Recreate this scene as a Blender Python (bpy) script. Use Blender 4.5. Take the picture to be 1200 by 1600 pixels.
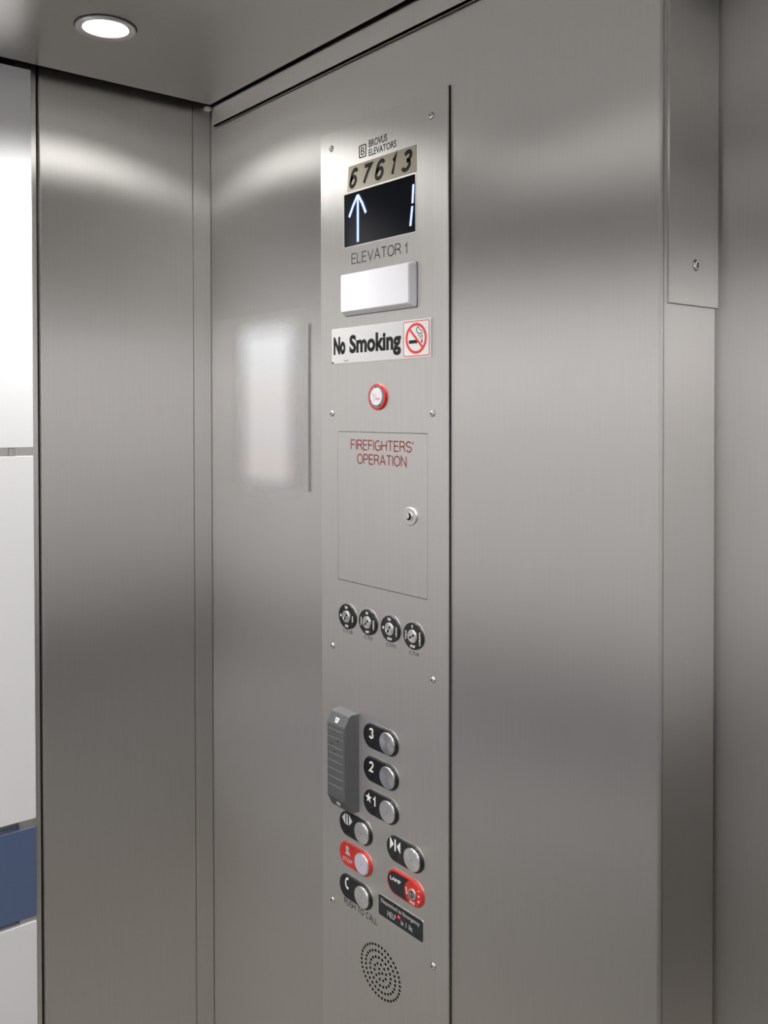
import bpy, bmesh, math
from mathutils import Vector, Matrix

for o in list(bpy.data.objects):
    bpy.data.objects.remove(o)
S = bpy.context.scene
COL = S.collection

# ------------------------------------------------------------------ camera, world, light, exposure
YAW, PITCH, ROLL = math.radians(38.985), math.radians(0.833), math.radians(-0.1007)
FW = Vector((-math.cos(YAW) * math.cos(PITCH), math.sin(YAW) * math.cos(PITCH), -math.sin(PITCH)))
RT0 = Vector((math.sin(YAW), math.cos(YAW), 0.0))
RT = math.cos(ROLL) * RT0 + math.sin(ROLL) * RT0.cross(FW)
UP = RT.cross(FW)
cam = bpy.data.cameras.new('camera')
cam.sensor_fit = 'HORIZONTAL'
cam.sensor_width = 36.0
cam.lens = 36.0 * 1450.0 / 1200.0
cam.shift_y = (665.23 - 800.0) / 1200.0
cam.clip_start = 0.02
cam_o = bpy.data.objects.new('camera', cam)
COL.objects.link(cam_o)
M = Matrix((RT, UP, -FW)).transposed().to_4x4()
M.translation = Vector((0, 0, 1.6))
cam_o.matrix_world = M
S.camera = cam_o

W = bpy.data.worlds.new('world')
S.world = W
W.use_nodes = True
W.node_tree.nodes['Background'].inputs['Color'].default_value = (0.9, 0.92, 1.0, 1)
W.node_tree.nodes['Background'].inputs['Strength'].default_value = 0.02

S.view_settings.view_transform = 'Standard'
S.view_settings.look = 'None'
S.view_settings.gamma = 1.0
S.view_settings.use_curve_mapping = False
S.view_settings.exposure = 0.0
LAMP_W = 37.0            # watts of every ceiling downlight
LAMP_SPREAD = 148.0     # degrees
LAMP_COL = (1.0, 0.985, 0.96)
LENS_EMIT = 6.0

# cab measures (metres)
XL, XR = -1.657, 0.45      # left / right wall faces
YF, YB = 0.90, -0.72       # front return face / back wall face
ZC = 2.20                  # ceiling
XJ = -0.617                # edge of the front return
PX = -1.14                 # origin of the control-panel measures
YP = 0.895                 # front face of the control panel


# ------------------------------------------------------------------ materials
def new_mat(name):
    m = bpy.data.materials.new(name)
    m.use_nodes = True
    return m, m.node_tree, m.node_tree.nodes['Principled BSDF']


def plain(name, col, rough=0.5, metal=0.0, spec=0.5, emit=None, strength=0.0, noise=0.0, nscale=60.0, coat=0.0):
    m, nt, b = new_mat(name)
    b.inputs['Base Color'].default_value = (*col, 1)
    b.inputs['Roughness'].default_value = rough
    b.inputs['Metallic'].default_value = metal
    b.inputs['Specular IOR Level'].default_value = spec
    b.inputs['Coat Weight'].default_value = coat
    if emit:
        b.inputs['Emission Color'].default_value = (*emit, 1)
        b.inputs['Emission Strength'].default_value = strength
    if noise:
        tc = nt.nodes.new('ShaderNodeTexCoord')
        n = nt.nodes.new('ShaderNodeTexNoise')
        n.inputs['Scale'].default_value = nscale
        n.inputs['Detail'].default_value = 4
        nt.links.new(tc.outputs['Object'], n.inputs['Vector'])
        mr = nt.nodes.new('ShaderNodeMapRange')
        mr.inputs['To Min'].default_value = max(0.02, rough - noise)
        mr.inputs['To Max'].default_value = rough + noise
        nt.links.new(n.outputs['Fac'], mr.inputs['Value'])
        nt.links.new(mr.outputs['Result'], b.inputs['Roughness'])
    return m


def steel(name, col=(0.79, 0.772, 0.748), ax=0.90, ay=0.078, grain='Z', streak=0.03):
    """brushed stainless steel: grain along one world axis, highlights stretched across it"""
    m, nt, pb = new_mat(name)
    N, L = nt.nodes, nt.links
    N.remove(pb)
    b = N.new('ShaderNodeBsdfAnisotropic')
    b.distribution = 'BECKMANN'
    rough = (ax * ay) ** 0.25
    b.inputs['Anisotropy'].default_value = -(1.0 - (ay / ax) ** 0.5)
    L.new(b.outputs['BSDF'], N['Material Output'].inputs['Surface'])
    geo = N.new('ShaderNodeNewGeometry')
    mp = N.new('ShaderNodeMapping')
    sc = {'Z': (900, 900, 9), 'Y': (900, 9, 900), 'X': (9, 900, 900)}[grain]
    mp.inputs['Scale'].default_value = sc
    L.new(geo.outputs['Position'], mp.inputs['Vector'])
    n1 = N.new('ShaderNodeTexNoise')
    n1.inputs['Scale'].default_value = 1.0
    n1.inputs['Detail'].default_value = 3.0
    L.new(mp.outputs['Vector'], n1.inputs['Vector'])
    n2 = N.new('ShaderNodeTexNoise')
    n2.inputs['Scale'].default_value = 5.0
    n2.inputs['Detail'].default_value = 2.0
    L.new(geo.outputs['Position'], n2.inputs['Vector'])
    r1 = N.new('ShaderNodeMapRange')
    r1.inputs['To Min'].default_value = rough - 0.03
    r1.inputs['To Max'].default_value = rough + 0.03
    L.new(n1.outputs['Fac'], r1.inputs['Value'])
    r2 = N.new('ShaderNodeMapRange')
    r2.inputs['To Min'].default_value = -0.015
    r2.inputs['To Max'].default_value = 0.015
    L.new(n2.outputs['Fac'], r2.inputs['Value'])
    ad = N.new('ShaderNodeMath')
    L.new(r1.outputs['Result'], ad.inputs[0])
    L.new(r2.outputs['Result'], ad.inputs[1])
    L.new(ad.outputs['Value'], b.inputs['Roughness'])
    mx = N.new('ShaderNodeMix')
    mx.data_type = 'RGBA'
    L.new(n1.outputs['Fac'], mx.inputs['Factor'])
    mx.inputs['A'].default_value = (*[c * (1 - streak * 2) for c in col], 1)
    mx.inputs['B'].default_value = (*[min(1, c * (1 + streak * 2)) for c in col], 1)
    L.new(mx.outputs['Result'], b.inputs['Color'])
    bp = N.new('ShaderNodeBump')
    bp.inputs['Strength'].default_value = 0.03
    bp.inputs['Distance'].default_value = 0.0005
    L.new(n1.outputs['Fac'], bp.inputs['Height'])
    L.new(bp.outputs['Normal'], b.inputs['Normal'])
    ax = {'Z': (0, 0, 1), 'Y': (0, 1, 0), 'X': (1, 0, 0)}[grain]
    cr = N.new('ShaderNodeVectorMath')
    cr.operation = 'CROSS_PRODUCT'
    cr.inputs[0].default_value = ax
    L.new(geo.outputs['True Normal'], cr.inputs[1])
    L.new(cr.outputs['Vector'], b.inputs['Tangent'])
    return m


M_WALL = steel('brushed_steel_wall')
M_PLATE = steel('brushed_steel_plate', col=(0.86, 0.842, 0.815), ax=0.70, ay=0.15, streak=0.04)
M_CEIL = steel('brushed_steel_ceiling', col=(0.60, 0.59, 0.57), ax=0.30, ay=0.08, grain='Y')
M_CHROME = plain('polished_steel', (0.78, 0.77, 0.75), 0.16, 1.0)
M_SATIN = plain('satin_steel', (0.70, 0.69, 0.67), 0.30, 1.0, noise=0.04)
M_WHITE = plain('white_laminate', (0.61, 0.61, 0.625), 0.32, spec=0.3)
M_BLUE = plain('blue_laminate', (0.07, 0.10, 0.185), 0.30, spec=0.4)
M_CHARCOAL = plain('charcoal_laminate', (0.05, 0.047, 0.043), 0.35)
M_DARKGAP = plain('dark_gap', (0.01, 0.01, 0.01), 0.7)
M_BLACK = plain('black_plastic', (0.008, 0.008, 0.009), 0.28)
M_BLACKMAT = plain('black_print', (0.006, 0.006, 0.006), 0.6, spec=0.2)
M_HOLE = plain('black_hole', (0.004, 0.004, 0.004), 0.9, spec=0.0)
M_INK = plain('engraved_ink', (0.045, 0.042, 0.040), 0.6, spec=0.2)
M_REDINK = plain('red_engraving', (0.20, 0.028, 0.02), 0.6, spec=0.2)
M_WHITEINK = plain('white_print', (0.82, 0.82, 0.80), 0.5)
M_GREYINK = plain('grey_print', (0.42, 0.42, 0.42), 0.5)
M_RED = plain('red_plastic', (0.52, 0.024, 0.018), 0.25)
M_SIGNRED = plain('sign_red', (0.62, 0.03, 0.03), 0.4)
M_GLASS = plain('black_glass', (0.004, 0.005, 0.008), 0.10, spec=0.15)
M_GLOW = plain('lit_segments', (0.6, 0.75, 1.0), 0.5, emit=(0.62, 0.82, 1.0), strength=1.15)
M_HALO = plain('lit_segment_edges', (0.02, 0.05, 0.12), 0.5, emit=(0.03, 0.16, 0.60), strength=0.5)  # blue glow round the lit display segments, painted as wider strokes
M_LENS = plain('white_diffuser', (0.66, 0.66, 0.69), 0.4)
M_STICKER = plain('beige_label', (0.47, 0.43, 0.335), 0.6, spec=0.2)
M_SIGN = plain('silver_sign', (0.53, 0.53, 0.53), 0.45, metal=0.25)
M_SIGNWHITE = plain('sign_white', (0.62, 0.62, 0.62), 0.45)
M_GREY = plain('grey_plastic', (0.090, 0.092, 0.097), 0.42, noise=0.05, nscale=300)
M_GROOVE = plain('pale_groove', (0.28, 0.28, 0.28), 0.5)
M_SLATE = plain('slate_ring', (0.16, 0.17, 0.20), 0.4)
M_REDLED = plain('red_led', (0.6, 0.02, 0.02), 0.3, emit=(1, 0.05, 0.04), strength=0.4)
M_FLOOR = plain('dark_vinyl_floor', (0.22, 0.21, 0.195), 0.5, noise=0.1)
M_LAMP = plain('lamp_lens', (0.9, 0.9, 0.9), 0.4, emit=(1.0, 0.985, 0.96), strength=LENS_EMIT)
M_JEWEL = plain('pale_jewel', (0.62, 0.60, 0.62), 0.2)
M_PINKCAP = plain('pale_lilac_cap', (0.62, 0.58, 0.68), 0.28, metal=0.3)


def acrylic():
    m, nt, b = new_mat('clear_acrylic')
    b.inputs['Base Color'].default_value = (0.4, 0.4, 0.4, 1)
    b.inputs['Roughness'].default_value = 0.5
    b.inputs['Alpha'].default_value = 0.03
    return m


def notice_mat():
    """white printed area whose ink thins out towards the edges of the clear film"""
    m, nt, b = new_mat('faded_notice_print')
    N, L = nt.nodes, nt.links
    tc = N.new('ShaderNodeTexCoord')
    sp = N.new('ShaderNodeSeparateXYZ')
    L.new(tc.outputs['Generated'], sp.inputs['Vector'])

    def edge(sock, fade):
        a = N.new('ShaderNodeMath'); a.operation = 'SUBTRACT'
        L.new(sock, a.inputs[0]); a.inputs[1].default_value = 0.5
        c = N.new('ShaderNodeMath'); c.operation = 'ABSOLUTE'
        L.new(a.outputs[0], c.inputs[0])
        r = N.new('ShaderNodeMapRange'); r.interpolation_type = 'SMOOTHSTEP'
        r.inputs['From Min'].default_value = 0.5
        r.inputs['From Max'].default_value = 0.5 - fade
        L.new(c.outputs[0], r.inputs['Value'])
        return r.outputs['Result']
    ex, ez = edge(sp.outputs['X'], 0.34), edge(sp.outputs['Z'], 0.17)
    mu = N.new('ShaderNodeMath'); mu.operation = 'MULTIPLY'
    L.new(ex, mu.inputs[0]); L.new(ez, mu.inputs[1])
    m2 = N.new('ShaderNodeMath'); m2.operation = 'MULTIPLY'
    L.new(mu.outputs[0], m2.inputs[0]); m2.inputs[1].default_value = 0.97
    L.new(m2.outputs[0], b.inputs['Alpha'])  # blur of the notice edges drawn as fading alpha
    cr = N.new('ShaderNodeValToRGB')
    e = cr.color_ramp.elements
    e[0].position, e[0].color = 0.0, (0.45, 0.45, 0.465, 1)
    e[1].position, e[1].color = 1.0, (0.42, 0.43, 0.445, 1)
    for p, c in ((0.22, (0.475, 0.445, 0.445, 1)), (0.34, (0.45, 0.45, 0.465, 1)), (0.56, (0.455, 0.435, 0.44, 1)), (0.68, (0.435, 0.445, 0.455, 1))):
        q = e.new(p); q.color = c
    L.new(sp.outputs['Z'], cr.inputs['Fac'])
    L.new(cr.outputs['Color'], b.inputs['Base Color'])
    b.inputs['Roughness'].default_value = 0.6
    b.inputs['Specular IOR Level'].default_value = 0.1
    return m


M_ACRYLIC = acrylic()
M_NOTICE = notice_mat()


def spun_mat():
    """turned metal: fine concentric grooves round the button's own axis"""
    m, nt, b = new_mat('turned_steel')
    b.inputs['Metallic'].default_value = 1.0
    b.inputs['Base Color'].default_value = (0.80, 0.79, 0.77, 1)
    b.inputs['Roughness'].default_value = 0.30
    b.inputs['Anisotropic'].default_value = 0.7
    t = nt.nodes.new('ShaderNodeTangent')
    t.direction_type = 'RADIAL'
    t.axis = 'Y'
    nt.links.new(t.outputs['Tangent'], b.inputs['Tangent'])
    return m


M_CAP = spun_mat()


# ------------------------------------------------------------------ mesh helpers
class MB:
    """collects shapes and links them as one mesh object"""
    def __init__(self):
        self.bm = bmesh.new()
        self.mats = []
        self.cur = 0

    def use(self, m):
        if m not in self.mats:
            self.mats.append(m)
        self.cur = self.mats.index(m)
        return self

    def face(self, vs):
        try:
            f = self.bm.faces.new(vs)
        except ValueError:
            return None
        f.material_index = self.cur
        return f

    def box(self, x0, x1, y0, y1, z0, z1, bevel=0.0, seg=2):
        r = bmesh.ops.create_cube(self.bm, size=1.0)
        vs = r['verts']
        for v in vs:
            v.co = Vector((x0 if v.co.x < 0 else x1, y0 if v.co.y < 0 else y1, z0 if v.co.z < 0 else z1))
        fs = set(f for v in vs for f in v.link_faces)
        for f in fs:
            f.material_index = self.cur
        if bevel:
            es = list(set(e for v in vs for e in v.link_edges))
            rb = bmesh.ops.bevel(self.bm, geom=es, offset=bevel, segments=seg, profile=0.5, affect='EDGES')
            for f in rb['faces']:
                f.material_index = self.cur
        return self

    def loft(self, rings, cap0=True, cap1=True, closed=True):
        """rings: lists of world points with the same count"""
        L = [[self.bm.verts.new(p) for p in r] for r in rings]
        n = len(L[0])
        for a, b in zip(L[:-1], L[1:]):
            for i in range(n if closed else n - 1):
                j = (i + 1) % n
                self.face((a[i], a[j], b[j], b[i]))
        if cap0:
            self.face(L[0][::-1])
        if cap1:
            self.face(L[-1])
        return self

    def build(self, name, parent=None, mat=None, origin=None, smooth=32, label=None):
        if mat is not None:
            self.use(mat)
            self.mats = [mat]
            for f in self.bm.faces:
                f.material_index = 0
        bmesh.ops.recalc_face_normals(self.bm, faces=self.bm.faces[:])
        org = Vector(origin) if origin is not None else (Vector(parent['_o']) if parent is not None and '_o' in parent else Vector((0, 0, 0)))
        for v in self.bm.verts:
            v.co -= org
        me = bpy.data.meshes.new(name)
        self.bm.to_mesh(me)
        self.bm.free()
        for m in self.mats:
            me.materials.append(m)
        me.shade_smooth()
        me.set_sharp_from_angle(angle=math.radians(smooth))
        o = bpy.data.objects.new(name, me)
        COL.objects.link(o)
        wn = o.modifiers.new('weighted_normals', 'WEIGHTED_NORMAL')
        wn.weight = 100
        wn.keep_sharp = True
        if parent is not None:
            o.parent = parent
            o.location = org - Vector(parent['_o'])
        else:
            o.location = org
        o['_o'] = list(org)
        if label:
            o['label'] = label
        return o


def P(u, z, d=0.0):
    """a point on the control panel: u to the right of its origin, height z, d out of its face (mm except z in m)"""
    return Vector((PX + u * 0.001, YP - d * 0.001, z))


def stadium(cu, cz, w, h, n=14):
    """w, h in mm; list of (u, z)"""
    pts = []
    if abs(w - h) < 1e-6 or w < h:
        k = n * 2 + 2
        return [(cu + w / 2 * math.cos(2 * math.pi * i / k), cz + h * 0.0005 * math.sin(2 * math.pi * i / k)) for i in range(k)]
    r = h / 2
    for i in range(n + 1):
        a = -math.pi / 2 + math.pi * i / n
        pts.append((cu + (w / 2 - r) + r * math.cos(a), cz + r * 0.001 * math.sin(a)))
    for i in range(n + 1):
        a = math.pi / 2 + math.pi * i / n
        pts.append((cu - (w / 2 - r) + r * math.cos(a), cz + r * 0.001 * math.sin(a)))
    return pts


def ellipse(cu, cz, rx, rz, n=40):
    return [(cu + rx * math.cos(2 * math.pi * i / n), cz + rz * 0.001 * math.sin(2 * math.pi * i / n)) for i in range(n)]


def rrect(u0, u1, z0, z1, r=2.0, n=5):
    """rounded rectangle; u, r in mm, z in m"""
    rz = r * 0.001
    out = []
    for cu, cz, a0 in ((u1 - r, z0 + rz, -90), (u1 - r, z1 - rz, 0), (u0 + r, z1 - rz, 90), (u0 + r, z0 + rz, 180)):
        for i in range(n + 1):
            a = math.radians(a0 + 90 * i / n)
            out.append((cu + r * math.cos(a), cz + rz * math.sin(a)))
    return out


def shrink(pts, b):
    """move an outline towards its centre by about b mm"""
    us = [p[0] for p in pts]; zs = [p[1] for p in pts]
    cu, cz = (min(us) + max(us)) / 2, (min(zs) + max(zs)) / 2
    su = 1 - 2 * b / (max(us) - min(us)); sz = 1 - 2 * b * 0.001 / (max(zs) - min(zs))
    return [(cu + (u - cu) * su, cz + (z - cz) * sz) for u, z in pts]


def raised(mb, pts, d0, d1, b=0.0, arc=3):
    """a solid standing on the panel from depth d0 to d1 with a rounded front edge"""
    rings = [[P(u, z, d0) for u, z in pts]]
    if b:
        for i in range(arc + 1):
            a = math.pi / 2 * i / arc
            q = shrink(pts, b * (1 - math.cos(a)))
            rings.append([P(u, z, d1 - b + b * math.sin(a)) for u, z in q])
    else:
        rings.append([P(u, z, d1) for u, z in pts])
    mb.loft(rings)
    return mb


def annulus(mb, outer, inner, d0, d1):
    o0 = [mb.bm.verts.new(P(u, z, d0)) for u, z in outer]
    o1 = [mb.bm.verts.new(P(u, z, d1)) for u, z in outer]
    i1 = [mb.bm.verts.new(P(u, z, d1)) for u, z in inner]
    i0 = [mb.bm.verts.new(P(u, z, d0)) for u, z in inner]
    n = len(o0)
    for i in range(n):
        j = (i + 1) % n
        mb.face((o0[i], o0[j], o1[j], o1[i]))
        mb.face((o1[i], o1[j], i1[j], i1[i]))
        mb.face((i1[i], i1[j], i0[j], i0[i]))
    return mb


def text_shapes(body, shear=0.0, offset=0.0, spacing=1.0):
    c = bpy.data.curves.new('letters', 'FONT')
    c.body = body
    c.shear = shear
    c.offset = offset
    c.space_character = spacing
    c.resolution_u = 4
    c.extrude = 0.01
    ob = bpy.data.objects.new('letters', c)
    COL.objects.link(ob)
    dg = bpy.context.evaluated_depsgraph_get()
    dg.update()
    me = bpy.data.meshes.new_from_object(ob.evaluated_get(dg))
    bpy.data.objects.remove(ob)
    bpy.data.curves.remove(c)
    vs = [v.co.copy() for v in me.vertices]
    fs = [tuple(p.vertices) for p in me.polygons]
    bpy.data.meshes.remove(me)
    x0, x1 = min(v.x for v in vs), max(v.x for v in vs)
    y0, y1 = min(v.y for v in vs), max(v.y for v in vs)
    return [((v.x - x0) / max(x1 - x0, 1e-6), (v.y - y0) / max(y1 - y0, 1e-6), 1 if v.z > 0 else 0) for v in vs], fs


def put_text(mb, body, u0, u1, z0, z1, d=0.0, t=0.25, shear=0.0, offset=0.0, spacing=1.0, rot=0.0):
    """letters filling a rectangle of the panel (u mm, z m), standing t mm proud of depth d"""
    vs, fs = text_shapes(body, shear, offset, spacing)
    cu, cz = (u0 + u1) / 2, (z0 + z1) / 2
    cr, sr = math.cos(rot), math.sin(rot)
    out = []
    for x, y, k in vs:
        du, dz = (u0 - cu) + x * (u1 - u0), ((z0 - cz) + y * (z1 - z0)) * 1000
        out.append(mb.bm.verts.new(P(cu + du * cr - dz * sr, cz + (du * sr + dz * cr) * 0.001, d + k * t)))
    for f in fs:
        mb.face([out[i] for i in f])
    return mb


# single-stroke engraved letters on a unit cell (width, then polylines)
def _arc(cx, cy, rx, ry, a0, a1, n=10):
    return [(cx + rx * math.cos(math.radians(a0 + (a1 - a0) * i / n)), cy + ry * math.sin(math.radians(a0 + (a1 - a0) * i / n))) for i in range(n + 1)]


GL = {
    'A': (.66, [[(0, 0), (.33, 1), (.66, 0)], [(.11, .33), (.55, .33)]]),
    'C': (.62, [_arc(.32, .5, .32, .5, 48, 312, 18)]),
    'E': (.50, [[(.5, 0), (0, 0), (0, 1), (.5, 1)], [(0, .52), (.45, .52)]]),
    'F': (.47, [[(0, 0), (0, 1), (.47, 1)], [(0, .52), (.42, .52)]]),
    'G': (.64, [_arc(.33, .5, .33, .5, 50, 300, 16) + [(.64, .15), (.64, .46), (.40, .46)]]),
    'H': (.56, [[(0, 0), (0, 1)], [(.56, 0), (.56, 1)], [(0, .52), (.56, .52)]]),
    'I': (.02, [[(.01, 0), (.01, 1)]]),
    'L': (.46, [[(0, 1), (0, 0), (.46, 0)]]),
    'N': (.58, [[(0, 0), (0, 1), (.58, 0), (.58, 1)]]),
    'O': (.68, [_arc(.34, .5, .34, .5, 90, 450, 24)]),
    'P': (.54, [[(0, 0), (0, 1), (.28, 1)] + _arc(.28, .74, .26, .26, 90, -90) + [(0, .48)]]),
    'R': (.56, [[(0, 0), (0, 1), (.28, 1)] + _arc(.28, .75, .26, .25, 90, -90) + [(0, .5)], [(.28, .5), (.44, .42), (.52, .2), (.56, 0)]]),
    'S': (.56, [_arc(.28, .745, .26, .255, 25, 262, 12) + _arc(.28, .255, .28, .255, 82, -155, 12)]),
    'T': (.58, [[(0, 1), (.58, 1)], [(.29, 0), (.29, 1)]]),
    'U': (.56, [[(0, 1), (0, .28)] + _arc(.28, .28, .28, .28, 180, 360) + [(.56, 1)]]),
    'V': (.62, [[(0, 1), (.31, 0), (.62, 1)]]),
    "'": (.04, [[(.03, 1.02), (.02, .78)]]),
    '1': (.30, [[(0, .76), (.16, .84), (.25, 1), (.25, 0)]]),
    '2': (.54, [_arc(.27, .73, .25, .27, 165, -35, 12) + [(.02, 0), (.54, 0)]]),
    '3': (.56, [_arc(.27, .755, .24, .245, 160, -90, 12) + _arc(.27, .255, .27, .255, 90, -160, 12)]),
    '6': (.56, [_arc(.28, .29, .28, .29, 90, 450, 20), [(.01, .33)] + _arc(.30, .62, .29, .38, 195, 35, 12)]),
    '7': (.54, [[(0, 1), (.54, 1), (.36, .62), (.20, 0)]]),
    ' ': (.30, []),
}


def band(mb, pts, w, d0, d1, closed=False):
    """one mitred continuous stroke through points in mm"""
    L = [Vector(p) for p in pts]
    if (L[0] - L[-1]).length < 1e-3:
        closed = True
        L = L[:-1]
    n = len(L)
    lf, rt = [], []
    for i in range(n):
        if closed:
            a, b_ = L[i - 1], L[(i + 1) % n]
        else:
            a, b_ = L[max(i - 1, 0)], L[min(i + 1, n - 1)]
        t1 = (L[i] - a).normalized() if (L[i] - a).length > 1e-6 else (b_ - L[i]).normalized()
        t2 = (b_ - L[i]).normalized() if (b_ - L[i]).length > 1e-6 else t1
        t = t1 + t2
        t = t.normalized() if t.length > 1e-3 else t1
        nn = Vector((-t.y, t.x))
        k = max(0.35, abs(nn.dot(Vector((-t1.y, t1.x)))))
        lf.append(L[i] + nn * (w / 2 / k)); rt.append(L[i] - nn * (w / 2 / k))
    V = lambda p, d: mb.bm.verts.new(P(p.x, p.y * 0.001, d))
    l1 = [V(p, d1) for p in lf]; r1 = [V(p, d1) for p in rt]
    l0 = [V(p, d0) for p in lf]; r0 = [V(p, d0) for p in rt]
    for i in range(n if closed else n - 1):
        j = (i + 1) % n
        mb.face((l1[i], r1[i], r1[j], l1[j]))
        mb.face((l0[i], l1[i], l1[j], l0[j]))
        mb.face((r1[i], r0[i], r0[j], r1[j]))
    if not closed:
        mb.face((l0[0], r0[0], r1[0], l1[0]))
        mb.face((l1[-1], r1[-1], r0[-1], l0[-1]))
    return mb


def engrave(mb, body, u0, u1, z0, z1, w, gap=.17, d=0.0, t=0.22, slant=0.0, slope=0.0):
    """single-stroke lettering of line width w (mm) filling u0..u1 by z0..z1"""
    tot = sum(GL[c][0] for c in body) + gap * (len(body) - 1)
    su, h = (u1 - u0 - w) / tot, (z1 - z0) * 1000 - w
    x = 0.0
    for c in body:
        for pl in GL[c][1]:
            pts = [(u0 + w / 2 + (x + a) * su + slant * b_ * h, z0 * 1000 + w / 2 + b_ * h + slope * (x + a) * su) for a, b_ in pl]
            band(mb, pts, w, d - 0.1, d + t)
        x += GL[c][0] + gap
    return mb


def poly(mb, pts, d0, d1):
    mb.loft([[P(u, z, d0) for u, z in pts], [P(u, z, d1) for u, z in pts]])
    return mb


def stroke(mb, pts, w, d0, d1):
    """a bent band of width w mm through the points (u mm, z m)"""
    L = [Vector((u, z * 1000)) for u, z in pts]
    left, right = [], []
    for i, p in enumerate(L):
        a = L[max(i - 1, 0)]; b = L[min(i + 1, len(L) - 1)]
        t = (b - a).normalized()
        n = Vector((-t.y, t.x)) * (w / 2)
        left.append(p + n); right.append(p - n)
    for i in range(len(L) - 1):
        q = [left[i], left[i + 1], right[i + 1], right[i]]
        mb.loft([[P(v.x, v.y * 0.001, d0) for v in q], [P(v.x, v.y * 0.001, d1) for v in q]])
    return mb


def thing(name, label, cat, loc, group=None):
    o = bpy.data.objects.new(name, None)
    o.empty_display_size = 0.05
    COL.objects.link(o)
    o.location = loc
    o['label'] = label
    o['category'] = cat
    o['_o'] = list(loc)
    if group:
        o['group'] = group
    return o


def tag(o, label, cat, group=None):
    o['label'] = label
    o['category'] = cat
    if group:
        o['group'] = group
    return o


def struct(mb, name, mat):
    o = mb.build(name, mat=mat)
    o['kind'] = 'structure'
    return o


# ------------------------------------------------------------------ the setting
struct(MB().box(XL - 0.05, XR + 0.05, YB - 0.05, 1.12, -0.03, 0.0), 'floor', M_FLOOR)
# stainless island ceiling with a dark gap round it, and the dark cab roof above
struct(MB().box(-1.628, XR - 0.03, YB + 0.03, 0.882, ZC, ZC + 0.02, 0.0012), 'ceiling', M_CEIL)
struct(MB().box(XL - 0.06, XR + 0.06, YB - 0.06, 1.12, 2.30, 2.32), 'ceiling_upper', M_DARKGAP)
# front return: steel sheet with a turned edge at the doorway
struct(MB().box(XL - 0.03, XJ, YF, YF + 0.0073, 0, 2.30, 0.0036, 4), 'wall_front', M_WALL)
struct(MB().box(XJ - 0.05, XJ - 0.0006, YF + 0.0082, 1.0118, 0, 2.30, 0.001), 'trim_1', M_WALL)
struct(MB().box(XJ - 0.10, XJ - 0.004, YF + 0.004, YF + 0.010, 0, 2.30), 'trim_2', M_DARKGAP)
# closed car door behind the jamb, header above and far return
struct(MB().box(XJ - 0.06, XR + 0.05, 1.022, 1.052, 0, 2.185, 0.001), 'door_1', M_WALL)
struct(MB().box(XJ, XR + 0.06, YF, 1.10, 2.175, 2.30, 0.002), 'trim_3', M_WALL)
struct(MB().box(0.40, XR + 0.02, YF, 1.04, 0, 2.175, 0.002), 'wall_front_far', M_WALL)
struct(MB().box(XL - 0.06, XR + 0.06, 1.09, 1.11, 0, 2.30), 'wall_shaft', M_DARKGAP)
# left side wall: backing frame, corner steel panel with seam and narrow strip
struct(MB().box(XL - 0.05, XL - 0.018, YB - 0.05, 0.95, 0, 2.30), 'wall_left', M_WALL)
struct(MB().box(XL - 0.03, XL - 0.003, 0.520, 0.5567, 0, 2.30, 0.0008), 'trim_4', M_WALL)
struct(MB().box(XL - 0.016, XL, 0.5620, 0.8600, 0, 2.30, 0.0034, 4), 'trim_5', M_WALL)
struct(MB().box(XL - 0.016, XL - 0.0005, 0.8606, 0.8985, 0, 2.30, 0.0012, 2), 'trim_6', M_WALL)
struct(MB().box(XL - 0.040, XL - 0.0175, 0.5552, 0.90, 0, 2.30), 'trim_7', M_DARKGAP)
# back and right walls
struct(MB().box(XL - 0.05, XR + 0.05, YB - 0.05, YB - 0.018, 0, 2.30), 'wall_back', M_WALL)
struct(MB().box(XR + 0.018, XR + 0.05, YB - 0.05, 1.10, 0, 2.30), 'wall_right', M_WALL)
# ledge at the head of the front return
struct(MB().box(-1.6355, XR, 0.890, 0.8995, 2.163, 2.30, 0.0012), 'trim_8', M_WALL)

# ------------------------------------------------------------------ raised wall panels
BANDS = ((1.5393, 2.2000, M_WHITE, 'tall upper white'), (0.8830, 1.5246, M_WHITE, 'middle white'),
         (0.7090, 0.8681, M_BLUE, 'narrow blue'), (0.1200, 0.7000, M_WHITE, 'lower white'))
WHERE_LEFT = ('Tall white wall panel at the upper left, reaching up to the ceiling gap',
              'White wall panel on the left, between the metal reveal and the blue panel',
              'Dark blue wall panel on the left between two white panels',
              'White wall panel at the lower left, under the blue panel')


def panel_name(m):
    return 'wall_panel'


for (z0, z1, m, how), lab in zip(BANDS, WHERE_LEFT):
    o = MB().box(XL - 0.0185, XL, YB + 0.02, 0.5475, z0, z1, 0.0012).build('wall_panel', mat=m)
    tag(o, lab, 'wall panel', 'raised laminate panels on the side wall')
# the walls out of view: white field, charcoal bands added to darken reflections
FAR_BANDS = ((1.9450, 2.2000, M_CHARCOAL, 'Charcoal frieze'), (1.5393, 1.9300, M_WHITE, 'Upper white panel'), (0.8830, 1.5246, M_WHITE, 'Middle white panel'),
             (0.7090, 0.8681, M_CHARCOAL, 'Narrow charcoal panel'), (0.1200, 0.7000, None, 'Lowest panel'))
for z0, z1, m, how in FAR_BANDS:
    o = MB().box(XL + 0.02, XR - 0.02, YB - 0.018, YB, z0, z1, 0.0012).build('wall_panel', mat=m or M_WHITE)
    tag(o, how + ' on the back wall behind the viewer, out of the picture', 'wall panel', 'panels behind the viewer')
    o = MB().box(XR, XR + 0.018, YB + 0.02, 0.86, z0, z1, 0.0012).build('wall_panel', mat=m or M_CHARCOAL)  # lowest panel made charcoal here to darken what the jamb reflects
    tag(o, how + ' on the right side wall, out of the picture', 'wall panel', 'panels on the right side wall')
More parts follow.
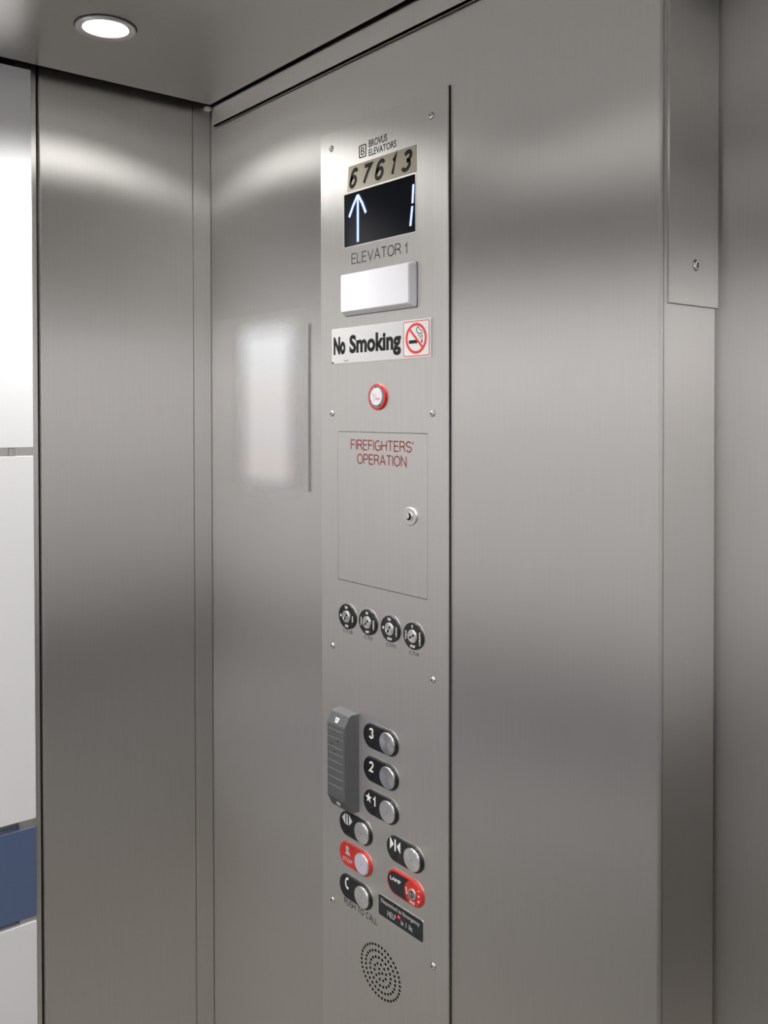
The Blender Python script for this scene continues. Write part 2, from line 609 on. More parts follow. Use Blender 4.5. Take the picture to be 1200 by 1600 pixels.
# bright rail piece seen in the reveal between the two upper white panels
o = MB().box(XL - 0.018, XL - 0.010, 0.5095, 0.5430, 1.5250, 1.5390, 0.0015).build('reveal_clip', mat=M_SATIN)
tag(o, 'Small metal clip in the reveal between the two upper white panels', 'clip')
o = MB().box(XL + 0.001, XL + 0.012, 0.8835, 0.8950, 2.1965, 2.2030, 0.0008).build('ceiling_clip', mat=M_WHITEINK)
tag(o, 'Tiny pale clip at the ceiling corner above the narrow steel strip', 'clip')


# ------------------------------------------------------------------ downlights
def lathe(mb, c, prof, n=48):
    rings = [[Vector((c[0] + r * math.cos(2 * math.pi * i / n), c[1] + r * math.sin(2 * math.pi * i / n), c[2] + z)) for i in range(n)] for r, z in prof]
    mb.loft(rings, cap0=False, cap1=False)
    return mb


LAMPS = [(-1.4005, 0.578), (0.20, 0.578), (-0.60, 0.25), (-1.4005, -0.40), (0.20, -0.40)]
LAMP_LABELS = ['Lit round recessed downlight in the steel ceiling at the upper left',
               'Recessed ceiling downlight at the right end of the front row, out of view',
               'Recessed ceiling downlight at the centre of the cab ceiling, out of view',
               'Recessed ceiling downlight at the rear above the left wall panels, out of view',
               'Recessed ceiling downlight at the rear right corner, out of view']
c0 = (LAMPS[0][0], LAMPS[0][1], ZC)
dl = thing('downlight', LAMP_LABELS[0], 'ceiling light', c0, 'recessed ceiling downlights')
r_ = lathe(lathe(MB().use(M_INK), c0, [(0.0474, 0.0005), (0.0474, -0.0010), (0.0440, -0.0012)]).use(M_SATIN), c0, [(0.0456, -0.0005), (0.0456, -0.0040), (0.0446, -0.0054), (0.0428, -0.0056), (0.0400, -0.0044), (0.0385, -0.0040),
                      (0.0372, -0.0043), (0.0350, -0.0034), (0.0336, 0.0010)]).build('trim_ring', dl)  # dark outer ring beneath paints the shadow line round the trim
l_ = MB()
rings = []
for k in range(7):
    a = math.pi / 2 * k / 6
    rings.append([Vector((c0[0] + max(0.0336 * math.cos(a), 0.0005) * math.cos(2 * math.pi * i / 48),
                          c0[1] + max(0.0336 * math.cos(a), 0.0005) * math.sin(2 * math.pi * i / 48),
                          c0[2] - 0.0006 - 0.0035 * math.sin(a))) for i in range(48)])
l_.loft(rings, cap0=False)
l_.build('lens', dl, mat=M_LAMP, label='glowing white lens')
LD = bpy.data.lights.new('downlight_beam', 'SPOT')
LD.spot_size = math.radians(LAMP_SPREAD)
LD.spot_blend = 1.0
LD.shadow_soft_size = 0.030
LD.energy = LAMP_W
LD.color = LAMP_COL
for i, (x, y) in enumerate(LAMPS):
    if i == 0:
        root = dl
    else:
        root = dl.copy()
        COL.objects.link(root)
        root.location = (x, y, ZC)
        root['label'] = LAMP_LABELS[i]
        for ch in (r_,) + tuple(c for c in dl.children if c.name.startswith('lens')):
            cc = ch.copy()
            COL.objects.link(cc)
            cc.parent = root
    lo = bpy.data.objects.new('beam', LD)
    COL.objects.link(lo)
    lo.parent = root
    lo.location = (0, 0, -0.036)

# ------------------------------------------------------------------ control panel
PB = (PX + 0.0225, YF, 0.40)
cp = thing('control_panel', 'Tall brushed steel elevator control panel with display, keyholes and buttons', 'control panel', PB)
U0, U1, Z0, Z1 = -132.5, 177.8, 0.40, 2.0595
DU0, DU1, DZ0, DZ1 = -86.3, 134.6, 1.3270, 1.5692
mb = MB()
b = 0.8
rings = []
for ins, d in ((0, -5.2), (0, -b), (b * 0.3, -b * 0.3), (b, 0)):
    rings.append([P(u, z, d) for u, z in ((U0 + ins, Z0 + ins * .001), (U1 - ins, Z0 + ins * .001), (U1 - ins, Z1 - ins * .001), (U0 + ins, Z1 - ins * .001))])
mb.loft(rings, cap1=False)
ou = [mb.bm.verts.new(p) for p in rings[-1]]
hole = ((DU0, DZ0), (DU1, DZ0), (DU1, DZ1), (DU0, DZ1))
hi = [mb.bm.verts.new(P(u, z, 0)) for u, z in hole]
hb = [mb.bm.verts.new(P(u, z, -3.5)) for u, z in hole]
for i in range(4):
    j = (i + 1) % 4
    mb.face((ou[i], ou[j], hi[j], hi[i]))
    mb.face((hi[i], hi[j], hb[j], hb[i]))
mb.face(hb)
bmesh.ops.remove_doubles(mb.bm, verts=mb.bm.verts[:], dist=1e-6)
mb.build('face_plate', cp, mat=M_PLATE)


def part(mb, name, mat=None, parent=cp, label=None, smooth=32):
    return mb.build(name, parent, mat=mat, label=label, smooth=smooth)


# black box behind the plate, its lip paints the shadow along the right edge
mb = MB()
mb.box(PX + (U0 + 6) * .001, PX + (U1 + 1.6) * .001, YP + 0.0025, YF + 0.0005, Z0, Z1 + 0.0006)
part(mb, 'back_box', M_DARKGAP)

# maker's mark and name at the head of the panel
mb = MB().use(M_INK)
annulus(mb, rrect(-27.5, -8.5, 2.0000, 2.0200, 2.5), rrect(-25.4, -10.6, 2.0018, 2.0182, 1.5), 0, 0.25)
put_text(mb, 'B', -22.5, -12.8, 2.0040, 2.0162, 0, 0.3)
part(mb, 'logo', label='dark square mark with a letter B')
mb = MB().use(M_INK)
put_text(mb, 'BROVUS', -2.0, 43.0, 2.0120, 2.0235, 0, 0.25, offset=0.010)
put_text(mb, 'ELEVATORS', -2.2, 64.8, 1.9985, 2.0090, 0, 0.25, offset=0.010)
part(mb, 'lettering', label='small dark lettering BROVUS ELEVATORS')

# floor display
mb = MB().use(M_SATIN)
raised(mb, rrect(-67.2, 109.8, 1.8638, 1.9508, 1.0, 2), -0.2, 0.5, 0.3)
mb.use(M_GLASS)
raised(mb, rrect(-65.6, 108.2, 1.8652, 1.9492, 0.8, 2), -0.2, 1.0, 0.3)
disp = part(mb, 'display_screen', label='black glass floor display')
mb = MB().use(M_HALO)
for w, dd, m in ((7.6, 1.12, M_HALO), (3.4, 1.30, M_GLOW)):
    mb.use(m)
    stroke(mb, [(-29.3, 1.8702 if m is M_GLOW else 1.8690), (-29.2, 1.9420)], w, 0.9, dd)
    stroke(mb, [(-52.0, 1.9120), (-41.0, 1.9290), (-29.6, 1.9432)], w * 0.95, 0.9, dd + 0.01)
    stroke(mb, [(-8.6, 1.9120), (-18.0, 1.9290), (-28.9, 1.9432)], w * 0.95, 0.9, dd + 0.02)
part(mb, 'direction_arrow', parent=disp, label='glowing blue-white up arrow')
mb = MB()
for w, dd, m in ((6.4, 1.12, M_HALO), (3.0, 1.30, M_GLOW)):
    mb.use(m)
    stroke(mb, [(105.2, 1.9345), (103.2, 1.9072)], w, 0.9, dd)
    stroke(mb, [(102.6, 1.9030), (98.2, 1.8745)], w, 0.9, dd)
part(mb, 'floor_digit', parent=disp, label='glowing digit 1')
mb = MB().use(M_INK)
engrave(mb, 'ELEVATOR', -47.5, 75.0, 1.8360, 1.8535, 1.9)
engrave(mb, '1', 84.0, 90.5, 1.8347, 1.8515, 1.9)
part(mb, 'lettering', label='dark lettering ELEVATOR 1')

# blank white lens under the display
mb = MB().use(M_BLACK)
raised(mb, rrect(-63.5, 112.8, 1.7535, 1.8210, 2.0), -0.2, 0.8)
mb.use(M_LENS)
o0 = rrect(-63.0, 112.2, 1.7545, 1.8203, 2.5)
o1 = rrect(-61.5, 103.0, 1.7615, 1.8190, 3.0)
rr = [[P(u, z, 0.3) for u, z in o0], [P(u, z, 3.0) for u, z in o0]]
for t in (0.3, 0.6, 0.85, 1.0):
    rr.append([P(a[0] + (c[0] - a[0]) * t, a[1] + (c[1] - a[1]) * t, 3.0 + 8.0 * math.sin(t * math.pi / 2)) for a, c in zip(o0, o1)])
mb.loft(rr)
part(mb, 'light_cover', label='blank white plastic cover', smooth=50)

# red ringed indicator
ring = lambda c, rx, rz: ellipse(c[0], c[1], rx, rz)
C = (21.6, 1.6238)
mb = MB().use(M_RED)
raised(mb, ring(C, 21.8, 20.6), -0.2, 4.5, 1.6)
mb.use(M_SLATE)
raised(mb, ring(C, 17.6, 16.8), 3.5, 4.75)
ind = part(mb, 'indicator_button', label='red ringed round indicator with pale centre')
mb = MB().use(M_JEWEL)
raised(mb, ring(C, 14.6, 13.9), 3.5, 5.6, 1.0)
part(mb, 'lens', parent=ind)
mb = MB().use(M_GREYINK)
put_text(mb, '83', C[0] - 8.5, C[0] - 1.0, C[1] - 0.0005, C[1] + 0.0055, 5.6, 0.15)
put_text(mb, 'c', C[0] - 7.5, C[0] - 3.0, C[1] - 0.0065, C[1] - 0.002, 5.6, 0.15)
mb.use(M_SIGNRED)
put_text(mb, 'FIRE', C[0] - 1.5, C[0] + 9.5, C[1] - 0.0048, C[1] - 0.0015, 5.6, 0.15)
for k in range(3):
    mb.use(M_BLACKMAT)
    a = math.radians((205, 300, 95)[k])
    poly(mb, ellipse(C[0] + 15.4 * math.cos(a), C[1] + 0.0147 * math.sin(a), 1.6, 1.3, 10), 4.5, 5.0)
part(mb, 'marking', parent=ind)

# firefighters' access door, flush in its opening
mb = MB().use(M_PLATE)
g = 0.75
raised(mb, [(DU0 + g, DZ0 + g * .001), (DU1 - g, DZ0 + g * .001), (DU1 - g, DZ1 - g * .001), (DU0 + g, DZ1 - g * .001)], -3.0, 0.0, 0.25, 2)
door = part(mb, 'access_door', label='flush square steel access door')
mb = MB().use(M_REDINK)
engrave(mb, "FIREFIGHTERS'", -50.3, 103.5, 1.5400, 1.5568, 1.9)
engrave(mb, 'OPERATION', -33.8, 87.5, 1.5180, 1.5345, 1.9)
part(mb, 'lettering', parent=door, label="dark red lettering FIREFIGHTERS' OPERATION")
LK = (96.2, 1.4455)
mb = MB().use(M_SATIN)
raised(mb, ring(LK, 16.2, 13.6), -0.2, 3.0, 1.2)
annulus(mb, ring(LK, 8.0, 7.0), ring(LK, 6.2, 5.6), 2.5, 4.2)
part(mb, 'lock', parent=door, label='round cam lock')
mb = MB().use(M_HOLE)
raised(mb, ring((LK[0] + 1.0, LK[1]), 6.6, 6.2), 2.6, 3.4)
mb.use(M_CHROME)
raised(mb, ring((LK[0] - 1.6, LK[1] + 0.0004), 4.2, 4.4), 3.0, 5.0, 0.8)
part(mb, 'keyhole', parent=door)

# four key switches in a row
KEYS = (((-58.6, 1.2704), ('TEV', 'CAR', 'I', 'RES')), ((-4.6, 1.2704), ('ON', 'OFF', 'HOLD', 'RESET')),
        ((50.8, 1.2700), ('TEV', 'STOP', 'I', 'START')), ((104.5, 1.2690), ('C', 'STOP', 'HOLD', 'INSPECT')))
KLAB = ('CT1B', 'CTI2', 'CTF3', 'CTI4')
KPOS = ('leftmost', 'second', 'third', 'rightmost')
for n_, ((C, words), kl, pos) in enumerate(zip(KEYS, KLAB, KPOS)):
    mb = MB().use(M_SATIN)
    annulus(mb, ring(C, 24.0, 21.4), ring(C, 21.0, 19.0), -0.2, 0.5)
    mb.use(M_BLACK)
    raised(mb, ring(C, 22.6, 20.2), -0.2, 3.2, 1.4)
    ks = part(mb, 'key_switch', label=pos + ' round black key switch with white markings')
    mb = MB().use(M_SATIN)
    raised(mb, ring(C, 10.6, 9.8), 2.5, 5.0, 0.8)
    annulus(mb, ring(C, 8.0, 7.4), ring(C, 6.9, 6.4), 4.5, 5.6)
    mb.use(M_HOLE)
    rot = (0.9, 0.7, 1.0, 0.5)[n_]
    for k in (0, 1):
        ca, sa = math.cos(rot + k * math.pi), math.sin(rot + k * math.pi)
        poly(mb, [(C[0] + (x * ca - y * sa), C[1] + (x * sa + y * ca) * .001) for x, y in ((1.2, -1.1), (6.2, -1.4), (6.2, 1.4), (1.2, 1.1))], 4.6, 5.35)
    part(mb, 'key_cylinder', parent=ks, label='steel key cylinder')
    mb = MB().use(M_WHITEINK)
    t_, b_, l_s, r_s = words
    tw = 2.2 * len(t_) + 1.5
    put_text(mb, t_, C[0] - tw / 2 - 1, C[0] + tw / 2 - 1, C[1] + 0.0126, C[1] + 0.0165, 3.2, 0.15, offset=0.03)
    tw = 2.2 * len(b_) + 2
    put_text(mb, b_, C[0] - tw / 2, C[0] + tw / 2, C[1] - 0.0168, C[1] - 0.0130, 3.2, 0.15, offset=0.03)
    hl = 1.5 * len(l_s) + 0.5
    put_text(mb, l_s, C[0] - 15.6 - hl, C[0] - 15.6 + hl, C[1] - 0.0014, C[1] + 0.0014, 3.2, 0.15, offset=0.02, rot=math.pi / 2)
    hl = 1.35 * len(r_s) + 0.6
    put_text(mb, r_s, C[0] + 15.6 - hl, C[0] + 15.6 + hl, C[1] - 0.0014 - 0.002, C[1] + 0.0014 - 0.002, 3.2, 0.15, offset=0.02, rot=-math.pi / 2)
    part(mb, 'marking', parent=ks)
    mb = MB().use(M_INK)
    w = 11.5 if n_ else 13.5
    cz = (1.2458, 1.2452, 1.2445, 1.2428)[n_]
    put_text(mb, kl, C[0] - w, C[0] + w - 1.5, cz - 0.0028, cz + 0.0028, 0, 0.2)
    part(mb, 'lettering', label='small dark lettering under the %s key switch' % pos)


# push buttons: black pill housing, turned steel cap, white symbol, raised dots
def pill(name, cu, cz, label, housing=M_BLACK, cap=M_CAP, w=83.6, h=38.5, du=20.0, rim=None):
    mb = MB().use(M_SATIN)
    annulus(mb, stadium(cu, cz, w + 3.0, h + 2.4), stadium(cu, cz, w - 2, h - 2), -0.2, 0.5)
    if rim is not None:
        mb.use(rim)
        raised(mb, stadium(cu, cz, w, h), -0.2, 3.4, 1.5)
        mb.use(housing)
        raised(mb, shrink(stadium(cu, cz, w, h), 2.6), 1.0, 3.6, 0.4)
    else:
        mb.use(housing)
        raised(mb, stadium(cu, cz, w, h), -0.2, 3.6, 1.6)
    o = part(mb, name, label=label)
    # thin pale edge of the hole the housing sits in
    if cap is not None:
        mb = MB()
        cc = (cu + du, cz)
        mb.use(M_CHROME)
        raised(mb, ring(cc, 18.4, 17.0), 3.0, 6.4, 1.2)
        mb.use(cap)
        raised(mb, ring(cc, 16.6, 15.3), 5.0, 6.6, 0.3)
        mb.use(M_INK)
        raised(mb, ring((cc[0] + 0.4, cc[1]), 1.0, 0.9), 6.0, 6.7)
        # the cap turns about its own centre, so its mesh origin sits there
        mb.build('button_cap', o, origin=P(cc[0], cc[1], 5.0), label='round turned steel cap' if cap is M_CAP else 'round pale cap')
    return o


def dots(o, cu, cz, pattern, mat=M_BLACK):
    mb = MB().use(mat)
    for x, y in pattern:
        c = (cu + x * 3.0, cz + y * 0.003)
        raised(mb, ring(c, 1.5, 1.4)[::4], 3.4, 4.6, 0.5, 2)
    part(mb, 'braille_dots', parent=o)


def symbol(o, draw, label=None, name='symbol', mat=M_WHITEINK):
    mb = MB().use(mat)
    draw(mb)
    part(mb, name, parent=o, label=label)


BD = ((0, 0), (1, 0), (2.5, 0), (0, -1), (2.5, -1), (3.5, 0))
for cz, num in ((1.0938, '3'), (1.0414, '2'), (0.9890, '1')):
    o = pill('floor_button', 26.3, cz, 'black floor button marked %s' % ('with a star and 1' if num == '1' else num))
    if num == '1':
        def draw(mb, cz=cz):
            c = (-0.8, cz + 0.0062)
            st = []
            for i in range(10):
                a = math.pi / 2 + math.pi * i / 5
                r = 7.6 if i % 2 == 0 else 3.0
                st.append((c[0] + r * math.cos(a), c[1] + r * 0.00105 * math.sin(a)))
            poly(mb, st, 3.0, 4.3)
            engrave(mb, '1', 10.0, 16.8, cz - 0.0035, cz + 0.0120, 2.5, d=3.4, t=0.9)
        symbol(o, draw, 'white star and numeral 1', 'numeral')
    else:
        symbol(o, lambda mb, cz=cz, num=num: engrave(mb, num, 0.4, 11.6, cz - 0.0035, cz + 0.0130, 2.5, d=3.4, t=0.9), 'white numeral ' + num, 'numeral')
    dots(o, 2.5, cz - 0.0085, BD[:5])

OB = (-37.9, 0.9335)
o = pill('door_open_button', OB[0], OB[1], 'black door open button, partly behind the grey card reader')


def draw(mb):
    c = (OB[0] - 19.5, OB[1] + 0.0085)
    h = 0.0088
    poly(mb, [(c[0] - 13.5, c[1]), (c[0] - 4.8, c[1] - h), (c[0] - 4.8, c[1] + h)], 3.0, 4.2)
    poly(mb, [(c[0] - 1.8, c[1] - h), (c[0] + 1.4, c[1] - h), (c[0] + 1.4, c[1] + h), (c[0] - 1.8, c[1] + h)], 3.0, 4.2)
    poly(mb, [(c[0] + 5.0, c[1] - h), (c[0] + 13.5, c[1]), (c[0] + 5.0, c[1] + h)], 3.0, 4.2)


symbol(o, draw, 'white door open arrows')
dots(o, -60.0, OB[1] - 0.0098, BD[:4])

AB = (-38.0, 0.8843)
o = pill('stop_button', AB[0], AB[1], 'red stop button with pale cap', housing=M_RED, cap=M_PINKCAP)


def draw(mb):
    c = (AB[0] - 19.0, AB[1] + 0.006)
    raised(mb, ring((c[0] - 0.5, c[1] + 0.004), 4.2, 4.4), 3.2, 4.1, 0.4)
    poly(mb, [(c[0] - 6, c[1] - 0.006), (c[0] + 7, c[1] - 0.006), (c[0] + 6.5, c[1] - 0.0025), (c[0] + 2.5, c[1]), (c[0] + 2, c[1] + 0.002), (c[0] - 3, c[1] + 0.002), (c[0] - 4, c[1] - 0.002)], 3.2, 4.0)
    put_text(mb, 'STOP', AB[0] - 31.5, AB[0] - 6.0, AB[1] - 0.0120, AB[1] - 0.0058, 3.4, 0.5)


symbol(o, draw, 'pale grey bell symbol and STOP lettering', mat=M_GREYINK)

HB = (-38.1, 0.8312)
o = pill('call_button', HB[0], HB[1], 'black emergency call button with telephone handset symbol')


def draw(mb):
    c = (HB[0] - 21.5, HB[1] + 0.0065)
    pts = [(c[0] + 2.8 - 5.2 * math.cos(math.radians(a)), c[1] + 0.0078 * math.sin(math.radians(a))) for a in range(-78, 79, 12)]
    stroke(mb, pts, 2.4, 3.2, 4.2)
    for s in (-1, 1):
        poly(mb, [(c[0] + 0.2, c[1] + s * 0.0060), (c[0] + 5.2, c[1] + s * 0.0062), (c[0] + 5.0, c[1] + s * 0.0092), (c[0] + 1.0, c[1] + s * 0.0092)][::s], 3.2, 4.3)


symbol(o, draw, 'white telephone handset symbol')
dots(o, -60.0, HB[1] - 0.0098, BD[:3])

CB = (84.1, 0.9369)
o = pill('door_close_button', CB[0], CB[1], 'black door close button right of the door open button')


def draw(mb):
    c = (CB[0] - 20.0, CB[1] + 0.0068)
    h = 0.0088
    poly(mb, [(c[0] - 3.8, c[1]), (c[0] - 12.0, c[1] + h), (c[0] - 12.0, c[1] - h)], 3.0, 4.2)
    poly(mb, [(c[0] - 1.4, c[1] - h), (c[0] + 1.4, c[1] - h), (c[0] + 1.4, c[1] + h), (c[0] - 1.4, c[1] + h)], 3.0, 4.2)
    poly(mb, [(c[0] + 3.8, c[1]), (c[0] + 12.0, c[1] - h), (c[0] + 12.0, c[1] + h)], 3.0, 4.2)


symbol(o, draw, 'white door close arrows')
dots(o, 58.0, CB[1] - 0.0100, BD[:5])

LB = (84.8, 0.8862)
o = pill('lamp_key_switch', LB[0], LB[1], 'red rimmed black key switch with red disc', housing=M_BLACK, cap=None, rim=M_RED)
CC = (LB[0] + 20.5, LB[1])
mb = MB().use(M_RED)
raised(mb, ring(CC, 19.5, 17.8), 3.0, 4.6, 0.6)
part(mb, 'switch_disc', parent=o, label='red disc with white markings')
mb = MB().use(M_SATIN)
raised(mb, ring(CC, 8.6, 8.0), 4.0, 6.6, 0.8)
mb.use(M_INK)
annulus(mb, ring(CC, 5.8, 5.4), ring(CC, 4.2, 3.8), 6.0, 6.8)
poly(mb, [(CC[0] - 0.9, CC[1] - 0.004), (CC[0] + 1.6, CC[1] - 0.004), (CC[0] + 0.9, CC[1] + 0.004), (CC[0] - 1.6, CC[1] + 0.004)], 6.0, 6.85)
part(mb, 'key_cylinder', parent=o, label='steel key cylinder')
mb = MB().use(M_WHITEINK)
put_text(mb, 'LAMP', LB[0] - 33.0, LB[0] - 8.0, LB[1] + 0.0018, LB[1] + 0.0072, 3.5, 0.3, offset=0.02)
put_text(mb, 'RUN', CC[0] - 14.0 - 5, CC[0] - 14.0 + 5, CC[1] - 0.0016, CC[1] + 0.0016, 4.6, 0.15, offset=0.02, rot=math.pi / 2 + 0.2)
put_text(mb, 'HOLD', CC[0] - 6.5, CC[0] + 4.5, CC[1] - 0.0150, CC[1] - 0.0112, 4.6, 0.15, offset=0.02)
put_text(mb, '1  3  5', CC[0] + 13.4 - 9, CC[0] + 13.4 + 9, CC[1] - 0.0018 + 0.001, CC[1] + 0.0018 + 0.001, 4.6, 0.15, offset=0.02, rot=-math.pi / 2)
part(mb, 'marking', parent=o)

mb = MB().use(M_INK)
engrave(mb, 'PUSH TO CALL', -71.0, 16.5, 0.7985, 0.8090, 1.3, gap=.2)
part(mb, 'lettering', label='dark lettering PUSH TO CALL')

# perforated speaker grille: rings of small round holes
mb = MB().use(M_HOLE)
SC = (22.6, 0.7290)
for k, (rad, cnt, ph) in enumerate(((47.5, 38, 0), (36.5, 28, .1), (25.5, 19, .05), (14.5, 10, .2), (5.0, 3, 0))):
    for i in range(cnt):
        a = 2 * math.pi * i / cnt + ph
        poly(mb, ellipse(SC[0] + rad * math.cos(a), SC[1] + rad * 0.00083 * math.sin(a), 2.45, 2.15, 10), -0.2, 0.12)
part(mb, 'speaker_grille', label='round pattern of small black speaker holes')

# pin-head screws, one built and the others copied
SCREWS = ((-101.4, 2.0320), (143.6, 2.0250), (-100.9, 1.5982), (145.4, 1.5982), (-101.3, 1.2152), (146.2, 1.2135), (-103.0, 0.7910), (145.6, 0.7963))
c = SCREWS[0]
mb = MB()
mb.use(M_INK)
raised(mb, ring(c, 5.6, 5.2), -0.1, 0.15)
mb.use(M_CHROME)
rr = []
for k in range(6):
    a = math.radians(90 * k / 5.4)
    rr.append([P(u, z, 0.1 + 3.0 * math.sin(a)) for u, z in ellipse(c[0], c[1], 5.0 * math.cos(a), 4.7 * math.cos(a), 24)])
mb.loft(rr)
mb.use(M_HOLE)
poly(mb, ellipse(c[0], c[1], 1.3, 1.3, 6), 2.5, 3.25)
sc0 = mb.build('screw', cp, origin=P(c[0], c[1], 0), smooth=60)
for u, z in SCREWS[1:]:
    s = sc0.copy()
    COL.objects.link(s)
    s.location = P(u, z, 0) - Vector(PB)

# ------------------------------------------------------------------ things fixed on the panel and walls
# beige number label
BASE = P(27, 1.955, 0)
o = thing('number_sticker', 'Beige sticker with bold black number 67613 above the floor display', 'sticker', BASE)
mb = MB().use(M_STICKER)
poly(mb, [(-58.5, 1.9530), (111.2, 1.9520), (111.2, 1.9916), (-54.2, 1.9926)], 0.02, 0.35)
part(mb, 'label_sheet', parent=o)
mb = MB().use(M_BLACKMAT)
for ch, a, b_ in (('6', -54.5, -28.0), ('7', -23.5, 6.0), ('6', 11.0, 39.5), ('1', 48.5, 66.5), ('3', 74.5, 104.0)):
    z0, z1 = (1.9562, 1.9882)
    engrave(mb, ch, a, b_ - 7.0, z0, z1, 6.2, d=0.3, t=0.2, slant=0.32)
part(mb, 'numerals', parent=o, label='bold slanted black numerals 67613')

# no smoking sign
o = thing('no_smoking_sign', 'Silver No Smoking sign with a red prohibition symbol on the control panel', 'sign', P(22, 1.679, 0))
mb = MB().use(M_SIGN)
raised(mb, rrect(-99.5, 144.4, 1.6792, 1.7360, 0.6, 2), 0.02, 1.8, 0.3, 2)
part(mb, 'sign_plate', parent=o)
mb = MB().use(M_BLACKMAT)
put_text(mb, 'No', -94.2, -62.0, 1.6935, 1.7225, 1.8, 0.2, offset=0.055)
put_text(mb, 'Smoking', -51.0, 77.0, 1.6858, 1.7235, 1.8, 0.2, offset=0.04)
mb.use(M_INK)
put_text(mb, 'NS294', -66.0, -54.5, 1.6820, 1.6840, 1.8, 0.15)
part(mb, 'lettering', parent=o, label='bold black lettering No Smoking')
mb = MB().use(M_SIGNWHITE)
poly(mb, rrect(82.6, 141.2, 1.6815, 1.7345, 3.0), 1.75, 1.95)
mb.use(M_SIGNRED)
annulus(mb, rrect(83.0, 140.8, 1.6822, 1.7340, 3.0), rrect(84.3, 139.5, 1.6834, 1.7328, 2.4), 1.8, 2.1)
CI = (111.6, 1.7083)
mb.use(M_BLACKMAT)
poly(mb, [(95.5, 1.7010), (114.5, 1.7010), (114.5, 1.7060), (95.5, 1.7060)], 1.9, 2.1)
poly(mb, [(123.0, 1.7010), (125.4, 1.7010), (125.4, 1.7060), (123.0, 1.7060)], 1.9, 2.1)
stroke(mb, [(124.5, 1.7075), (124.8, 1.7125), (122.5, 1.7150), (116.5, 1.7150), (113.0, 1.7180), (112.4, 1.7215), (114.5, 1.7245), (117.5, 1.7240), (118.6, 1.7215)], 1.3, 1.9, 2.1)
stroke(mb, [(121.0, 1.7075), (121.0, 1.7115), (116.0, 1.7120)], 1.1, 1.9, 2.1)
stroke(mb, [(118.6, 1.7215), (121.8, 1.7195), (124.4, 1.7190), (126.0, 1.7150)], 1.1, 1.9, 2.1)
mb.use(M_SIGNRED)
annulus(mb, ring(CI, 23.6, 22.6), ring(CI, 19.4, 18.6), 1.9, 2.25)
stroke(mb, [(CI[0] - 14.6, CI[1] + 0.0140), (CI[0] + 14.6, CI[1] - 0.0140)], 3.8, 1.9, 2.2)
part(mb, 'prohibition_symbol', parent=o, label='red circle and slash over a smoking cigarette')
mb = MB().use(M_BLACKMAT)
poly(mb, [(-99.0, 1.6795), (-95.0, 1.6795), (-95.0, 1.6822), (-99.0, 1.6822)], 1.75, 1.95)
part(mb, 'corner_mark', parent=o)

# grey card reader standing out of the panel
o = thing('card_reader', 'Dark grey plastic card reader with ribbed front left of the floor buttons', 'card reader', P(-58, 0.962, 0))
prof = ((0.9615, 0.0), (0.9615, 14.0), (0.9665, 18.5), (0.9820, 27.0), (1.1000, 27.0), (1.1165, 18.5), (1.1188, 15.5), (1.1190, 0.0))
mb = MB().use(M_GREY)
uL = lambda d: -83.5 + 3.0 * d / 27.0
uR = lambda d: -30.4 - 3.0 * d / 27.0
mb.loft([[P(uL(d), z, max(d, 0.05)) for z, d in prof], [P(uR(d), z, max(d, 0.05)) for z, d in prof]])
es = [e for e in mb.bm.edges if all(v.co.y < YP - 0.004 for v in e.verts)]
bmesh.ops.bevel(mb.bm, geom=es, offset=0.0016, segments=3, profile=0.5, affect='EDGES')
body = part(mb, 'reader_body', parent=o, smooth=50)
mb = MB().use(M_GROOVE)
for z in (1.0920, 1.0790, 1.0640, 1.0530, 1.0410, 1.0280, 1.0150, 1.0020):
    poly(mb, [(-77.5, z - 0.00035), (-38.5, z - 0.00035), (-38.5, z + 0.00035), (-77.5, z + 0.00035)], 26.5, 27.12)
part(mb, 'ribs', parent=body, label='thin pale ribs')
mb = MB().use(M_WHITEINK)
q = [(-62, 1.1105, 22.0), (-52, 1.1105, 22.0), (-54, 1.1035, 25.5), (-60, 1.1035, 25.5)]
mb.loft([[P(u, z, d) for u, z, d in q], [P(u, z + 0.0002, d + 0.5) for u, z, d in q]])
mb.use(M_GREY)
q = [(-59, 1.1088, 23.2), (-56, 1.1088, 23.2), (-56.5, 1.1060, 24.4), (-58.5, 1.1060, 24.4)]
mb.loft([[P(u, z, d) for u, z, d in q], [P(u, z + 0.0003, d + 0.6) for u, z, d in q]])
part(mb, 'emblem', parent=o, label='small white emblem')
mb = MB().use(M_LENS)
q = [(u, z, 18.5 + 8.5 * (z - 0.9665) / 0.0155) for u, z in ellipse(-56.0, 0.9725, 5.0, 3.4, 14)]
mb.loft([[P(u, z, d) for u, z, d in q], [P(u, z - 0.0004, d + 0.8) for u, z, d in q]])
part(mb, 'indicator_light', parent=o, label='small white indicator light')
mb = MB().use(M_BLACKMAT)
for u, z, s in ((-51, 1.0760, 2.0), (-68, 1.0675, 1.8), (-61, 1.0565, 1.5)):
    poly(mb, [(u - s, z - 0.0016), (u + s * 0.7, z - 0.0012), (u + s, z + 0.001), (u + 0.2, z + 0.002)], 26.6, 27.1)
part(mb, 'scuff_marks', parent=o)

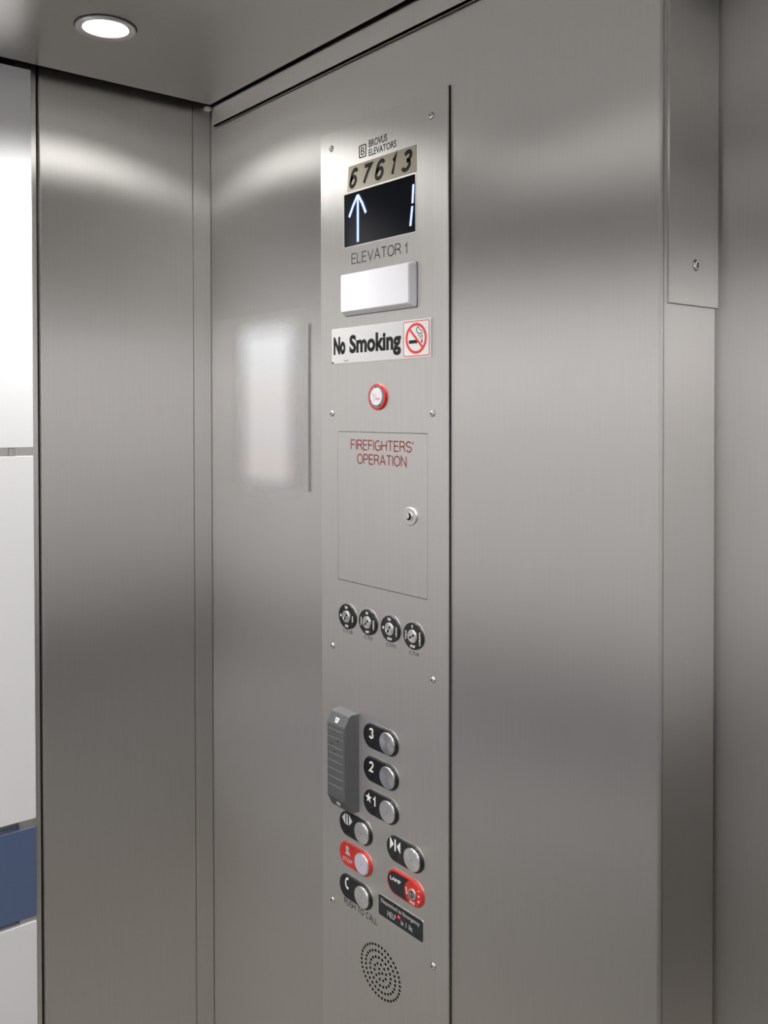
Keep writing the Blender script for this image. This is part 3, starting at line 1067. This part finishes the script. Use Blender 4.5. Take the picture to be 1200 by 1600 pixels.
# black instruction plate with a red lamp
o = thing('instruction_plate', 'Small black plate with white writing and a red dot above the speaker holes', 'plate', P(70, 0.820, 0))
mb = MB().use(M_SATIN)
raised(mb, rrect(19.2, 124.4, 0.8192, 0.8524, 3.0), 0.02, 0.6)
mb.use(M_BLACK)
raised(mb, rrect(20.2, 123.4, 0.8202, 0.8514, 2.6), 0.3, 1.2, 0.3)
part(mb, 'plate_body', parent=o)
mb = MB().use(M_GREYINK)
put_text(mb, 'Dispatched to Emergency', 26.0, 117.0, 0.8395, 0.8472, 1.2, 0.15, offset=0.012)
put_text(mb, 'HELP', 42.0, 62.0, 0.8260, 0.8345, 1.2, 0.15, offset=0.012)
put_text(mb, 'is 1 lit', 74.0, 101.0, 0.8260, 0.8340, 1.2, 0.15, offset=0.012)
part(mb, 'lettering', parent=o, label='pale lettering in two rows')
mb = MB().use(M_REDLED)
raised(mb, ring((69.5, 0.8352), 3.0, 2.5), 1.0, 2.0, 0.6)
part(mb, 'indicator_light', parent=o, label='small red lamp')

# notice behind a clear cover on the front wall
NB = Vector((-1.475, YF, 1.465))
o = thing('notice_holder', 'Clear flat holder with a blurry white notice, left of the control panel', 'notice', NB)
mb = MB().use(M_NOTICE)
mb.box(-1.575, -1.318, 0.8972, 0.8976, 1.437, 1.777)
mb.build('notice_sheet', o, label='white sheet with faint pink bands')
mb = MB().use(M_ACRYLIC)
mb.box(-1.632, -1.3125, 0.8945, 0.8965, 1.464, 1.780, 0.0004)
mb.build('clear_cover', o, label='thin clear cover')
mb = MB().use(M_SATIN)
mb.box(-1.3130, -1.3112, 0.8942, 0.8998, 1.464, 1.7515, 0.0003)
mb.mats = [M_GROOVE]
mb.build('edge_strip', o, label='thin bright edge')

# cover plate with a screw on the door jamb
o = thing('cover_plate', 'Steel cover plate with one screw on the upper door jamb', 'plate', (XJ, 0.962, 1.7235))
mb = MB().use(M_WALL)
mb.box(XJ - 0.0004, XJ + 0.0030, 0.9125, 1.0128, 1.7235, 2.172, 0.0007)
mb.build('plate', o)
mb = MB()
cy, cz = 0.9648, 1.7706
mb.use(M_INK)
mb.loft([[Vector((XJ + x, cy + 0.0062 * math.cos(t * math.pi / 12), cz + 0.0068 * math.sin(t * math.pi / 12))) for t in range(24)] for x in (0.0025, 0.0032)])
mb.use(M_CHROME)
rr = []
for k in range(6):
    a = math.radians(90 * k / 5.3)
    rr.append([Vector((XJ + 0.003 + 0.0028 * math.sin(a), cy + 0.0055 * math.cos(a) * math.cos(t * math.pi / 12), cz + 0.006 * math.cos(a) * math.sin(t * math.pi / 12))) for t in range(24)])
mb.loft(rr)
mb.use(M_HOLE)
mb.box(XJ + 0.0045, XJ + 0.0060, cy - 0.0006, cy + 0.0010, cz - 0.0030, cz + 0.0030)
mb.build('screw', o, smooth=60)

for o in bpy.data.objects:
    if '_o' in o:
        del o['_o']
